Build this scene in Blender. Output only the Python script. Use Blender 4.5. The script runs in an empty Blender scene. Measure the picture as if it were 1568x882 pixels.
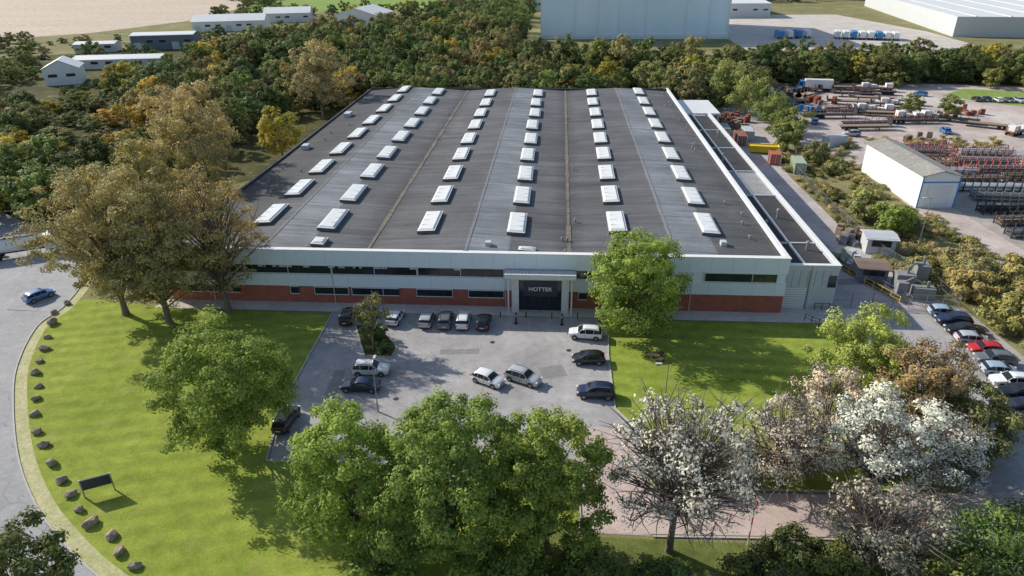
import bpy, math, random
import numpy as np
from mathutils import Vector, Matrix
random.seed(7)
rad=math.radians
scene=bpy.context.scene
col=scene.collection
scene.view_settings.view_transform='Standard'
scene.view_settings.look='None'
scene.view_settings.exposure=0

# ------------------------------------------------------------ materials
def newmat(name):
    m=bpy.data.materials.new(name);m.use_nodes=True
    nt=m.node_tree;b=nt.nodes['Principled BSDF']
    return m,nt,b
def N(nt,t,**k):
    n=nt.nodes.new(t)
    for a,v in k.items(): setattr(n,a,v)
    return n
def noise(nt,vec,scale,detail=4,rough=.6):
    n=N(nt,'ShaderNodeTexNoise');n.inputs['Scale'].default_value=scale
    n.inputs['Detail'].default_value=detail;n.inputs['Roughness'].default_value=rough
    if vec is not None: nt.links.new(vec,n.inputs['Vector'])
    return n.outputs['Fac']
def ramp(nt,fac,stops):
    r=N(nt,'ShaderNodeValToRGB');e=r.color_ramp.elements
    while len(e)<len(stops): e.new(.5)
    for i,(p,c) in enumerate(stops):
        e[i].position=p;e[i].color=(c[0],c[1],c[2],1) if hasattr(c,'__len__') else (c,c,c,1)
    nt.links.new(fac,r.inputs[0]);return r.outputs[0]
def mix(nt,fac,a,b,mode='MIX'):
    m=N(nt,'ShaderNodeMix',data_type='RGBA',blend_type=mode)
    for s,v in ((m.inputs[0],fac),(m.inputs[6],a),(m.inputs[7],b)):
        if isinstance(v,bpy.types.NodeSocket): nt.links.new(v,s)
        elif hasattr(v,'__len__'): s.default_value=(v[0],v[1],v[2],1)
        else: s.default_value=v if s.type=='VALUE' else (v,v,v,1)
    return m.outputs[2]
def math_(nt,op,a,b=0.0,c=None):
    m=N(nt,'ShaderNodeMath',operation=op)
    for i,v in enumerate((a,b,c)):
        if v is None: continue
        if isinstance(v,bpy.types.NodeSocket): nt.links.new(v,m.inputs[i])
        else: m.inputs[i].default_value=v
    return m.outputs[0]
def objvec(nt,scale=(1,1,1)):
    t=N(nt,'ShaderNodeTexCoord');mp=N(nt,'ShaderNodeMapping');mp.inputs['Scale'].default_value=scale
    nt.links.new(t.outputs['Object'],mp.inputs[0]);return mp.outputs[0]
def bump(nt,b,fac,strength,dist=.1):
    n=N(nt,'ShaderNodeBump');n.inputs['Strength'].default_value=strength;n.inputs['Distance'].default_value=dist
    nt.links.new(fac,n.inputs['Height']);nt.links.new(n.outputs[0],b.inputs['Normal'])
def M(name,c1,c2=None,scale=.5,rough=.85,metal=0,bmp=0,stretch=(1,1,1),fine=0):
    m,nt,b=newmat(name);b.inputs['Roughness'].default_value=rough;b.inputs['Metallic'].default_value=metal
    if c2 is None: c2=tuple(x*.8 for x in c1)
    v=objvec(nt,stretch);f=noise(nt,v,scale,6,.65)
    c=ramp(nt,f,[(.32,c1),(.68,c2)])
    if fine:
        g=noise(nt,objvec(nt),fine,3,.7);c=mix(nt,.6,c,ramp(nt,g,[(.3,.55),(.7,1.35)]),'MULTIPLY')
        if bmp: bump(nt,b,g,bmp)
    elif bmp: bump(nt,b,f,bmp)
    nt.links.new(c,b.inputs['Base Color']);return m

def grass_mat(name,c1,c2,c3,stripe=0,ang=0,worn_amt=.75):
    m,nt,b=newmat(name);b.inputs['Roughness'].default_value=.95;b.inputs['Specular IOR Level'].default_value=.08
    v=objvec(nt)
    big=noise(nt,v,.07,5,.6);mid=noise(nt,v,.6,6,.7);fine=noise(nt,v,5,4,.8)
    c=ramp(nt,big,[(.3,c1),(.5,c2),(.72,c3)])
    c=mix(nt,.8,c,ramp(nt,mid,[(.3,.7),(.7,1.3)]),'MULTIPLY')
    c=mix(nt,.8,c,ramp(nt,fine,[(.3,.72),(.7,1.32)]),'MULTIPLY')
    worn=noise(nt,v,.25,8,.75)
    c=mix(nt,ramp(nt,worn,[(.55,0.),(.72,worn_amt)]),c,(.36,.33,.12))
    if stripe:
        mp=N(nt,'ShaderNodeMapping');mp.inputs['Rotation'].default_value=(0,0,ang);nt.links.new(v,mp.inputs[0])
        w=N(nt,'ShaderNodeTexWave');w.inputs['Scale'].default_value=.13;w.inputs['Distortion'].default_value=3;w.inputs['Detail'].default_value=4;w.inputs['Detail Scale'].default_value=.4
        nt.links.new(mp.outputs[0],w.inputs[0])
        c=mix(nt,stripe,c,ramp(nt,w.outputs['Fac'],[(.2,.8),(.8,1.15)]),'MULTIPLY')
    nt.links.new(c,b.inputs['Base Color']);bump(nt,b,fine,.6,.15);return m
lawn_m=grass_mat('mown_grass',(.21,.275,.04),(.28,.335,.055),(.36,.395,.085),.35,rad(75))
lawn2_m=grass_mat('mown_grass_right',(.20,.27,.04),(.265,.33,.052),(.33,.375,.075),.4,rad(93),.6)
shade_lawn_m=grass_mat('shade_tinted_lawn',(.11,.14,.035),(.15,.18,.05),(.2,.21,.07))  # lawn green darkened: tree shade painted into the colour
rough_m=grass_mat('rough_grass',(.17,.18,.07),(.24,.22,.10),(.32,.28,.17))
under_m=grass_mat('woodland_floor',(.06,.065,.025),(.09,.09,.035),(.13,.12,.055))
green_m=grass_mat('pasture',(.19,.29,.07),(.23,.33,.08),(.28,.35,.11))
field_m=M('ploughed_field',(.50,.40,.30),(.58,.47,.36),.02,.95,stretch=(.4,2,1),fine=.3)

def asphalt(name,c,lo=.75,hi=1.2,crack=True):
    m,nt,b=newmat(name);b.inputs['Roughness'].default_value=.9;b.inputs['Specular IOR Level'].default_value=.3
    v=objvec(nt)
    a=noise(nt,v,.12,6,.65);f=noise(nt,v,6,3,.8);s=noise(nt,v,.9,8,.75)
    cc=mix(nt,1,c,ramp(nt,a,[(.3,lo),(.7,hi)]),'MULTIPLY')
    cc=mix(nt,.7,cc,ramp(nt,f,[(.3,.82),(.7,1.2)]),'MULTIPLY')
    cc=mix(nt,.6,cc,ramp(nt,s,[(.35,.75),(.6,1.1)]),'MULTIPLY')
    if crack:
        nz=N(nt,'ShaderNodeTexNoise');nz.inputs['Scale'].default_value=.3;nt.links.new(v,nz.inputs[0])
        ad=N(nt,'ShaderNodeVectorMath',operation='MULTIPLY_ADD');nt.links.new(nz.outputs['Color'],ad.inputs[0]);ad.inputs[1].default_value=(6,6,0);nt.links.new(v,ad.inputs[2])
        vo=N(nt,'ShaderNodeTexVoronoi',feature='DISTANCE_TO_EDGE');vo.inputs['Scale'].default_value=.09
        nt.links.new(ad.outputs[0],vo.inputs[0])
        cc=mix(nt,ramp(nt,vo.outputs[0],[(.0,.3),(.008,0.)]),cc,(.09,.09,.09))
    nt.links.new(cc,b.inputs['Base Color']);bump(nt,b,f,.3,.03);return m
lot_m=asphalt('car_park_asphalt',(.40,.38,.37))
road_m=asphalt('road_asphalt',(.38,.375,.375),.85,1.1)
pink_m=asphalt('pinkish_tarmac',(.54,.43,.385),.85,1.15)
yard_m=asphalt('yard_concrete',(.52,.46,.44),.7,1.15)
stor_m=asphalt('storage_ground',(.56,.47,.42),.65,1.2,False)
conc_m=asphalt('pale_concrete',(.62,.56,.50),.8,1.1)
kerb_m=M('kerb_stone',(.52,.50,.46),(.40,.39,.36),1.5)
sand_m=M('worn_verge',(.54,.48,.28),(.34,.36,.12),.5,fine=3)
line_m=M('road_paint',(.58,.58,.57),(.42,.42,.41),2)
white_m=M('white_cladding',(.82,.88,.92),(.76,.83,.87),.4,.45)
trim_m=M('white_trim',(.86,.86,.84),(.76,.76,.74),1,.5)
brick_m=M('red_brick',(.46,.145,.095),(.34,.11,.075),1.2,.9,fine=7)
grey_m=M('grey_panel',(.58,.60,.61),(.50,.52,.53),.8,.5)
dark_m=M('dark_steel',(.03,.03,.035),(.05,.05,.05),2,.5)
steel_m=M('galvanised_steel',(.35,.36,.37),(.25,.26,.27),2,.45,.6)
vent_m=M('vent_pipe',(.30,.30,.30),(.22,.22,.22),2,.6)
black_m=M('black_roofing',(.03,.03,.033),(.055,.055,.055),.4,.85,fine=3)
bark_m=M('bark',(.14,.115,.09),(.22,.19,.15),3,.95,bmp=.5)
palebark_m=M('pale_bark',(.24,.19,.155),(.13,.105,.085),3,.95)
rock_m=M('boulder_stone',(.26,.20,.15),(.42,.35,.28),1.5,.95,bmp=.8,fine=6)
rubber_m=M('tyre_rubber',(.02,.02,.02),(.03,.03,.03),2,.9)
tyre=rubber_m
sky_m=M('rooflight_glazing',(.86,.86,.83),(.74,.74,.70),.6,.35)
frame_m=M('rooflight_kerb',(.16,.16,.16),(.10,.10,.10),1)
rust_m=M('rusty_steel',(.40,.13,.08),(.2,.09,.06),1.2,.8)
yellow_m=M('yellow_paint',(.85,.6,.02),(.7,.5,.03),1,.5)
greenp_m=M('green_container_paint',(.34,.42,.29),(.42,.48,.35),.8,.6)
blue_m=M('blue_paint',(.05,.22,.52),(.06,.26,.55),.8,.5)
palegrey_m=M('pale_roof_sheet',(.80,.80,.78),(.70,.71,.70),.1,.5)
woodd_m=M('weathered_timber',(.34,.25,.18),(.22,.17,.12),1.5,.9)
table_m=M('dark_timber',(.12,.08,.06),(.08,.06,.045),1.5,.9)
litter_m=M('valley_gutter_moss',(.24,.20,.15),(.10,.095,.09),.8,.95,fine=3)
glass_m,nt,b=newmat('window_glass')
b.inputs['Base Color'].default_value=(.02,.027,.035,1);b.inputs['Roughness'].default_value=.08;b.inputs['Specular IOR Level'].default_value=.7
blu_m,nt,b=newmat('pale_blue_cladding');v=objvec(nt)
sp=N(nt,'ShaderNodeSeparateXYZ');nt.links.new(v,sp.inputs[0])
pw=math_(nt,'PINGPONG',sp.outputs[0],1.5)
c=mix(nt,ramp(nt,pw,[(.0,.35),(.08,0.)]),(.76,.89,.97),(.56,.72,.86))
c=mix(nt,.5,c,ramp(nt,noise(nt,objvec(nt,(1,1,.2)),.08,4),[(.3,.88),(.7,1.08)]),'MULTIPLY')
nt.links.new(c,b.inputs['Base Color']);b.inputs['Roughness'].default_value=.5

# roof felt
roof_m,nt,b=newmat('roofing_felt');v=objvec(nt);b.inputs['Roughness'].default_value=.75
sp=N(nt,'ShaderNodeSeparateXYZ');nt.links.new(v,sp.inputs[0])
x=sp.outputs[0];y=sp.outputs[1]
xm=math_(nt,'MODULO',math_(nt,'ADD',x,12.6+29.1*4),29.1)
band=ramp(nt,math_(nt,'DIVIDE',xm,29.1),[(0.,1.),(.20,1.),(.212,.0),(.99,0.),(.998,1.)])
streak=noise(nt,objvec(nt,(.10,1.6,1)),.6,6,.65)
blot=noise(nt,v,.09,6,.6);fine=noise(nt,v,2.5,4,.75)
base=mix(nt,band,(.115,.114,.117),(.215,.228,.245))
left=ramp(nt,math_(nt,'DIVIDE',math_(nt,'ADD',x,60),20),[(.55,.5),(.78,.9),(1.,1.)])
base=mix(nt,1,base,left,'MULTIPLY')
base=mix(nt,1,base,ramp(nt,streak,[(.3,.5),(.5,.95),(.58,1.05),(.75,1.4)]),'MULTIPLY')
base=mix(nt,.9,base,ramp(nt,blot,[(.3,.65),(.7,1.3)]),'MULTIPLY')
base=mix(nt,.6,base,ramp(nt,fine,[(.3,.7),(.7,1.3)]),'MULTIPLY')
wn=N(nt,'ShaderNodeTexWhiteNoise',noise_dimensions='1D');nt.links.new(math_(nt,'FLOOR',math_(nt,'DIVIDE',y,2.1)),wn.inputs['W'])
base=mix(nt,.8,base,ramp(nt,wn.outputs['Value'],[(0.,.85),(1.,1.15)]),'MULTIPLY')
seam=math_(nt,'PINGPONG',y,1.05)
base=mix(nt,ramp(nt,seam,[(0.,.5),(.06,0.)]),base,(.05,.05,.05))
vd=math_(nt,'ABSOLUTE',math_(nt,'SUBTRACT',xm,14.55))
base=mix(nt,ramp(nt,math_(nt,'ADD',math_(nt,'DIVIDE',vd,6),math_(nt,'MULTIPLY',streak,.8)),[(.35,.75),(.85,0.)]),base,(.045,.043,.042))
nt.links.new(base,b.inputs['Base Color']);bump(nt,b,fine,.3,.05)

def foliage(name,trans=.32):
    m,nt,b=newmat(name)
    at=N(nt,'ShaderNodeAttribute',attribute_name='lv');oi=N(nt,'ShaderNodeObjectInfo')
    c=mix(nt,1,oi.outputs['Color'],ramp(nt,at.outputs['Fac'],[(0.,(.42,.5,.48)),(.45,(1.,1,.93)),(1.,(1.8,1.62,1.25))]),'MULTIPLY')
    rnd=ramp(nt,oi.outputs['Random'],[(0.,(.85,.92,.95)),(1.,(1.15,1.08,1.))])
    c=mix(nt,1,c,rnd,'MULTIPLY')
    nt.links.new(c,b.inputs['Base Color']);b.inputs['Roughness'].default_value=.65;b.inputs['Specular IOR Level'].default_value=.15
    tr=N(nt,'ShaderNodeBsdfTranslucent');nt.links.new(c,tr.inputs[0])
    ms=N(nt,'ShaderNodeMixShader');ms.inputs[0].default_value=trans
    out=nt.nodes['Material Output'];nt.links.new(b.outputs[0],ms.inputs[1]);nt.links.new(tr.outputs[0],ms.inputs[2]);nt.links.new(ms.outputs[0],out.inputs[0])
    return m
leaf_m=foliage('foliage')

paint_m,nt,b=newmat('car_paint');oi=N(nt,'ShaderNodeObjectInfo')
nt.links.new(oi.outputs['Color'],b.inputs['Base Color']);b.inputs['Roughness'].default_value=.3
b.inputs['Coat Weight'].default_value=.6;b.inputs['Coat Roughness'].default_value=.08
cglass_m,nt,b=newmat('car_glass');b.inputs['Base Color'].default_value=(.02,.024,.03,1);b.inputs['Roughness'].default_value=.06
red_m=M('red_lamp',(.5,.01,.01),(.4,.01,.01),1,.3)
lamp_m=M('headlamp',(.8,.8,.82),(.7,.7,.7),1,.2)

# ------------------------------------------------------------ builders
def link(o,parent=None):
    col.objects.link(o)
    if parent is not None: o.parent=parent
    return o
def empty(name,loc=(0,0,0),rot=0):
    e=bpy.data.objects.new(name,None);e.location=loc;e.rotation_euler=(0,0,rot);col.objects.link(e);return e
class MB:
    def __init__(s): s.v=[];s.f=[];s.m=[]
    def add(s,vs,fs,mi=0):
        n=len(s.v);s.v+=[tuple(a) for a in vs];s.f+=[tuple(n+i for i in f) for f in fs];s.m+=[mi]*len(fs)
    def box(s,x0,x1,y0,y1,z0,z1,mi=0):
        s.add([(x0,y0,z0),(x1,y0,z0),(x1,y1,z0),(x0,y1,z0),(x0,y0,z1),(x1,y0,z1),(x1,y1,z1),(x0,y1,z1)],
              [(0,3,2,1),(4,5,6,7),(0,1,5,4),(1,2,6,5),(2,3,7,6),(3,0,4,7)],mi)
    def rbox(s,cx,cy,sx,sy,z0,z1,a,mi=0):
        c,n=math.cos(a),math.sin(a);P=[]
        for z in (z0,z1):
            for dx,dy in ((-sx/2,-sy/2),(sx/2,-sy/2),(sx/2,sy/2),(-sx/2,sy/2)):
                P.append((cx+dx*c-dy*n,cy+dx*n+dy*c,z))
        s.add(P,[(0,3,2,1),(4,5,6,7),(0,1,5,4),(1,2,6,5),(2,3,7,6),(3,0,4,7)],mi)
    def tube(s,pts,rs,mi=0,k=6,cap=True):
        pts=[Vector(p) for p in pts];P=[]
        for i,p in enumerate(pts):
            d=(pts[min(i+1,len(pts)-1)]-pts[max(i-1,0)])
            if d.length<1e-6: d=Vector((0,0,1))
            d.normalize();a=d.cross(Vector((0,1,0)) if abs(d.y)<.8 else Vector((1,0,0))).normalized();bb=d.cross(a)
            r=rs[i] if hasattr(rs,'__len__') else rs
            for j in range(k):
                t=2*math.pi*j/k;P.append(p+a*math.cos(t)*r+bb*math.sin(t)*r)
        F=[]
        for i in range(len(pts)-1):
            for j in range(k):
                F.append((i*k+j,i*k+(j+1)%k,(i+1)*k+(j+1)%k,(i+1)*k+j))
        if cap: F.append(tuple(range(k))[::-1]);F.append(tuple((len(pts)-1)*k+j for j in range(k)))
        s.add(P,F,mi)
    def build(s,name,mats,parent=None,smooth=False,loc=None,rot=0,bev=0):
        me=bpy.data.meshes.new(name);me.from_pydata(s.v,[],s.f);
        for m in mats: me.materials.append(m)
        me.polygons.foreach_set('material_index',s.m)
        if smooth: me.polygons.foreach_set('use_smooth',[True]*len(me.polygons))
        me.update()
        o=bpy.data.objects.new(name,me)
        if loc: o.location=loc
        o.rotation_euler=(0,0,rot)
        if bev:
            md=o.modifiers.new('b','BEVEL');md.width=bev;md.segments=2
        return link(o,parent)
def sheet(name,pts,z,mat,parent=None):
    mb=MB();a=sum(pts[i][0]*pts[(i+1)%len(pts)][1]-pts[(i+1)%len(pts)][0]*pts[i][1] for i in range(len(pts)))
    if a<0: pts=pts[::-1]
    mb.add([(p[0],p[1],z) for p in pts],[tuple(range(len(pts)))],0);return mb.build(name,[mat],parent)
def smoothline(pts,n=6):
    out=[]
    P=[pts[0]]+list(pts)+[pts[-1]]
    for i in range(1,len(P)-2):
        for k in range(n):
            t=k/n;q=[]
            for a in range(2):
                p0,p1,p2,p3=P[i-1][a],P[i][a],P[i+1][a],P[i+2][a]
                q.append(.5*((2*p1)+(-p0+p2)*t+(2*p0-5*p1+4*p2-p3)*t*t+(-p0+3*p1-3*p2+p3)*t**3))
            out.append(tuple(q))
    out.append(tuple(pts[-1]));return out
def offs(pts,d):
    out=[]
    for i in range(len(pts)):
        a=pts[max(i-1,0)];b2=pts[min(i+1,len(pts)-1)];dx,dy=b2[0]-a[0],b2[1]-a[1];l=math.hypot(dx,dy) or 1
        out.append((pts[i][0]-dy/l*d,pts[i][1]+dx/l*d))
    return out
def strip(name,pts,d0,d1,z0,z1,mat,parent=None):
    A=offs(pts,d0);B=offs(pts,d1);mb=MB();n=len(pts);V=[]
    for p,q in zip(A,B): V+=[(p[0],p[1],z0),(p[0],p[1],z1),(q[0],q[1],z1),(q[0],q[1],z0)]
    F=[]
    for i in range(n-1):
        a=i*4;c=a+4
        F.append((a+1,a+2,c+2,c+1))
        if z1-z0>.001: F+=[(a,a+1,c+1,c),(a+2,a+3,c+3,c+2)]
    mb.add(V,F);return mb.build(name,[mat],parent)

# ------------------------------------------------------------ ground
sheet('ground',[(-2500,-400),(2500,-400),(2500,4000),(-2500,4000)],0,rough_m)
kerbline=smoothline([(-112,122),(-90,108),(-76,95),(-71.6,84),(-71.4,77.5),(-67.2,68),(-61.8,60.1),(-54.8,51.5),(-48.6,45.4),(-43.8,41.7),(-37.6,37.7),(-30,34.2),(-18,30.5),(0,28),(40,27)])
RW=8.0
strip('access_road',kerbline,-.15,-RW,0,.012,road_m)
strip('road_kerb',kerbline,.0,-.15,0,.13,kerb_m)
strip('outer_kerb',[q for q in kerbline if q[1]<72],-RW,-RW-.2,0,.13,kerb_m)
strip('worn_verge',kerbline[10:],.0,1.3,0,.02,sand_m)
sheet('side_road',[(-73,96),(-77,80),(-86,72),(-125,82),(-150,95),(-150,106),(-118,104),(-92,104)],.008,road_m)
lk=[p for p in kerbline if p[1]<84.5]
sheet('lawn',lk+[(40,34),(40,44),(2.5,44),(2.5,52.3),(-29,52.3),(-31,62),(-31.6,82.8),(-57,84),(-70,86)],.01,lawn_m)
sheet('shade_tinted_lawn',[(-4,33),(40,33),(40,44.2),(2.7,44.2),(-3,46)],.015,shade_lawn_m)  # foreground lawn sheet with the trees' shade painted in
sheet('car_park',[(-31.4,83.6),(-30.6,62),(-28.8,52.5),(2.9,52.5),(2.9,44.6),(9,44.6),(9.3,59),(7.0,63),(6.9,74),(7.2,79),(5.6,83.6)],.018,lot_m)
sheet('pathway_drive',[(2.6,44.6),(60,46.5),(60,53),(26,50.6),(9.2,50.2),(8.6,59.5),(3.6,59.5),(3.2,50)],.026,pink_m)
sheet('lawn_right',[(7.2,83.3),(7.2,63),(9.5,59),(9.5,50.4),(36,51.5),(43,60),(42,73),(40,83),(36.5,83.4)],.012,lawn2_m)
sheet('facade_footway',[(-58,83.7),(38,83.7),(44,84.5),(44,88),(-58,86.5)],.03,conc_m)
sheet('staff_car_park',[(38,89),(40,84),(42.5,74),(43.5,62),(40,54),(44,38),(75,38),(66,60),(59,75),(58,89)],.02,lot_m)
sheet('service_yard',[(39,89),(56,89),(54,104),(52,120),(51.5,150),(54,175),(62,190),(66,232),(36,236),(39,200)],.016,yard_m)
sheet('front_yard_verge',[(53,96),(70,96),(70,131),(67,160),(60,172),(54,160),(52,125)],.01,rough_m)
sheet('storage_yard',[(62,168),(70,158),(69,131),(72,100),(120,100),(160,150),(175,200),(165,255),(130,262),(75,262),(64,232)],.014,stor_m)
sheet('rack_yard',[(76,150),(79,100),(112,100),(130,150),(118,172),(84,180)],.022,asphalt('gravel_hardstanding',(.42,.38,.34),.6,1.15,False))
rd=smoothline([(118,275),(117,255),(118,238),(126,218),(140,200),(165,182),(215,165)])
strip('concrete_drive',rd,-5,5,0,.03,conc_m)
sheet('grass_verge',[(127,240),(140,226),(175,210),(200,225),(190,240),(140,252)],.034,green_m)
sheet('woodland_floor',[(-260,205),(-150,120),(-90,118),(-62,150),(-58,208),(66,212),(66,255),(180,258),(300,250),(330,290),(100,300),(-20,330),(-200,360),(-300,300)],.006,under_m)
sheet('ploughed_field',[(-800,350),(-332,385),(-285,420),(-255,500),(-270,640),(-400,800),(-900,900)],.012,field_m)
sheet('pasture',[(-250,560),(-150,560),(-20,640),(-40,900),(-350,900),(-280,650)],.012,green_m)
sheet('distant_field',[(130,900),(700,800),(900,1500),(0,1500)],.012,green_m)
sheet('lorry_park',[(89,330),(200,322),(205,420),(190,520),(89,520)],.02,conc_m)
strip('car_park_kerb',[(-31.5,83.5),(-30.8,62),(-29,52.4)],-.09,.09,0,.13,kerb_m)
strip('car_park_kerb',[(5.7,83.5),(7.3,79),(7.0,74),(7.1,63),(9.4,59),(9.4,50.6),(26,51),(37,51.9)],-.09,.09,0,.13,kerb_m)
strip('lawn_kerb',[(9.2,44.5),(60,46.3)],-.09,.09,0,.13,kerb_m)
strip('lawn_kerb',[(-29,52.4),(2.8,52.4),(2.8,44.5)],-.09,.09,0,.13,kerb_m)
sheet('planting_island',[(-27.3,80),(-24,80.2),(-20.3,74.5),(-20.5,72.2),(-24,72.2)],.15,under_m)
strip('island_kerb',[(-27.3,80),(-24,80.2),(-20.3,74.5),(-20.5,72.2),(-24,72.2),(-27.3,80)],-.08,.08,0,.16,kerb_m)
mb=MB()
for i in range(9):
    xx=-19+i*2.6;mb.box(xx-.04,xx+.04,79,83.2,.0,.024)
for i in range(8): mb.box(2.2,6.6,63.8+i*2.5-.04,63.8+i*2.5+.04,.0,.024)
mb.build('parking_bay_markings',[line_m])
mb=MB()
for i in range(12): mb.rbox(54,88-i*2.42,4.8,.1,0,.026,rad(-6))
mb.build('parking_bay_markings',[line_m])
patch_m=asphalt('tarmac_patch',(.27,.265,.26),.9,1.1,False)
for (a,b_,w,l,r_) in [(-12,74,5,1.2,.1),(-26,66,1.4,6,.05),(0,70,3,2.5,.3),(-70,62,1,9,.7),(46,97,6,2,.1)]:
    mb=MB();mb.rbox(a,b_,w,l,0,.0235 if a>-60 else .016,r_);mb.build('tarmac_patch',[patch_m])
for (a,b_) in [(-8,76.5),(-18,63.5),(2,75),(-63,55),(45,120)]:
    mb=MB();mb.tube([(a,b_,0),(a,b_,.028)],.33,0,16);mb.build('manhole_cover',[dark_m])

# ------------------------------------------------------------ warehouse
W=empty('warehouse_building')
X0,X1,Y0,Y1=-56.6,31.8,86.3,207.
mb=MB()
mb.box(X0,X1,Y0+.12,Y1-.1,0,2.75,0)
mb.box(X0-.05,X1+.05,Y0+.04,Y1,2.75,4.6,1)
mb.box(X0+.1,X1-.1,Y0+.2,Y1-.2,4.6,6.1,1)
mb.box(X0-.05,X1+.05,Y0+.04,Y0+.7,6.1,8.35,1)
mb.box(X0-.05,X0+.4,Y0+.7,Y1,6.1,8.0,2);mb.box(X1-.35,X1+.05,Y0+.7,Y1,6.1,8.3,1);mb.box(X0+.4,X1-.35,Y1-.4,Y1,6.1,8.25,2)
mb.build('walls',[brick_m,white_m,dark_m],W)
mb=MB()
mb.box(X0-.12,X1+.12,Y0-.04,Y0+.8,8.35,8.47,0);mb.box(X1-.5,X1+.12,Y0+.8,Y1+.05,8.3,8.42,0)
mb.box(X0-.07,X1+.07,Y0,Y0+.04,4.5,4.6,0);mb.box(X0-.07,X1+.07,Y0,Y0+.04,2.72,2.82,0);mb.box(X0-.07,X1+.07,Y0,Y0+.04,6.1,6.18,0)
mb.build('coping_and_trim',[trim_m],W)
mb=MB()
xx=X0
while xx<X1:
    mb.box(xx-.015,xx+.015,Y0+.025,Y0+.04,2.85,4.5);mb.box(xx-.015,xx+.015,Y0+.025,Y0+.04,6.2,8.3);xx+=3.0
mb.build('cladding_joints',[grey_m],W)
def windows(mb,x0,x1,z0,z1,y,pitch=1.5):
    mb.box(x0,x1,y,y+.1,z0,z1,0)
    n=max(1,round((x1-x0)/pitch))
    for i in range(n+1):
        q=x0+(x1-x0)*i/n;mb.box(q-.03,q+.03,y-.05,y-.002,z0,z1,2 if i%4 else 1)
    mb.box(x0-.05,x1+.05,y-.05,y-.003,z0-.08,z0+.02,1);mb.box(x0-.05,x1+.05,y-.05,y-.003,z1-.02,z1+.08,1)
mb=MB()
for a,c2 in ((-56,-44.7),(-44.6,-32),(-31.8,-19.6),(-19.4,-7.2),(3.0,16),(20.7,30.4)): windows(mb,a,c2,4.75,6.02,Y0+.06)
for a,c2 in ((-54,-46),(-38.4,-37.2),(-34.8,-29.8),(-29.3,-22.4),(-19.8,-14.6),(-12.3,-7.2),(3.4,4.6)): windows(mb,a,c2,1.5,2.6,Y0+.0,1.25)
mb.build('windows',[glass_m,trim_m,dark_m],W)
mb=MB()
for i in range(16):
    q=-44+random.random()*36;mb.box(q,q+.9,Y0+.045,Y0+.055,5.7,5.95)
mb.build('window_blinds',[grey_m],W)
mb=MB()
for q in (-50,-31.9,-6.95,19): mb.tube([(q,Y0-.06,0),(q,Y0-.06,6.1)],.06,0,8)
mb.build('downpipes',[grey_m],W)
mb=MB()
mb.box(-6.0,-5.0,84.9,Y0+.1,0,5.6,0);mb.box(1.0,2.0,84.9,Y0+.1,0,5.6,0);mb.box(-5.0,1.0,84.9,Y0+.1,5.1,5.6,0)
mb.box(-6.9,2.9,83.9,Y0+.1,5.85,6.0,0);mb.box(-6.9,2.9,83.7,83.9,5.8,6.5,0)
for i in range(20): mb.box(-6.8+i*.5,-6.72+i*.5,83.9,Y0,6.0,6.25,0)
for xx in (-6.4,2.4): mb.tube([(xx,84.1,0),(xx,84.1,5.85)],.12,0,8)
mb.box(-5.0,1.0,85.6,85.7,0,5.1,1)
for xx in (-5,-3.2,-2.0,-.8,1.): mb.box(xx-.06,xx+.06,85.5,85.6,0,5.1,2)
mb.box(-5,1,85.5,85.6,2.35,2.47,2)
mb.build('entrance_portal',[M('entrance_cladding',(.78,.78,.76),(.66,.66,.64),1),glass_m,dark_m],W)
navy_m=M('navy_panel',(.02,.03,.06),(.025,.035,.07),1,.4)
mb=MB();mb.box(-4.4,.4,85.2,85.3,2.4,5.0);mb.build('sign_panel',[navy_m],W)
tc=bpy.data.curves.new('sign_lettering','FONT');tc.body='HOTTER';tc.size=.85;tc.align_x='CENTER';tc.extrude=.03;tc.offset=.012
to=bpy.data.objects.new('sign_lettering',tc);to.location=(-2,85.14,3.3);to.rotation_euler=(rad(90),0,0);tc.materials.append(trim_m);link(to,W)
mb=MB()
EX=[X0+.3,-26.9,1.95,X1-.35]
RZ,VZ=8.5,7.65
prof=[]
for i in range(3):
    a,c2=EX[i],EX[i+1];prof+=[(a,VZ),((a+c2)/2,RZ)]
prof.append((EX[3],VZ))
ny=24
V=[];F=[]
for j in range(ny+1):
    yy=Y0+.65+(Y1-Y0-1.0)*j/ny
    for (px,pz) in prof: V.append((px,yy,pz+random.uniform(-.02,.02)))
k=len(prof)
for j in range(ny):
    for i in range(k-1): F.append((j*k+i,j*k+i+1,(j+1)*k+i+1,(j+1)*k+i))
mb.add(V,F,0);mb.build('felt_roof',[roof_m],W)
mb=MB()
for vx in (EX[1],EX[2]):
    for j in range(40):
        ya=Y0+.8+j*3;w_=random.uniform(.18,.4);mb.box(vx-w_,vx+w_,ya,ya+3,VZ,VZ+.09)
mb.build('valley_gutters',[litter_m],W)
mb=MB()
for i in range(3):
    rx=(EX[i]+EX[i+1])/2;mb.box(rx-.12,rx+.12,Y0+.7,Y1-.5,RZ-.05,RZ+.04)
mb.build('ridge_caps',[M('ridge_felt',(.22,.22,.225),(.15,.15,.15),.5)],W)
def rz(x):
    for i in range(3):
        if EX[i]<=x<=EX[i+1]:
            m=(EX[i]+EX[i+1])/2;h=(EX[i+1]-EX[i])/2;return VZ+(RZ-VZ)*(1-abs(x-m)/h)
    return VZ
mb=MB()
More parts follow.
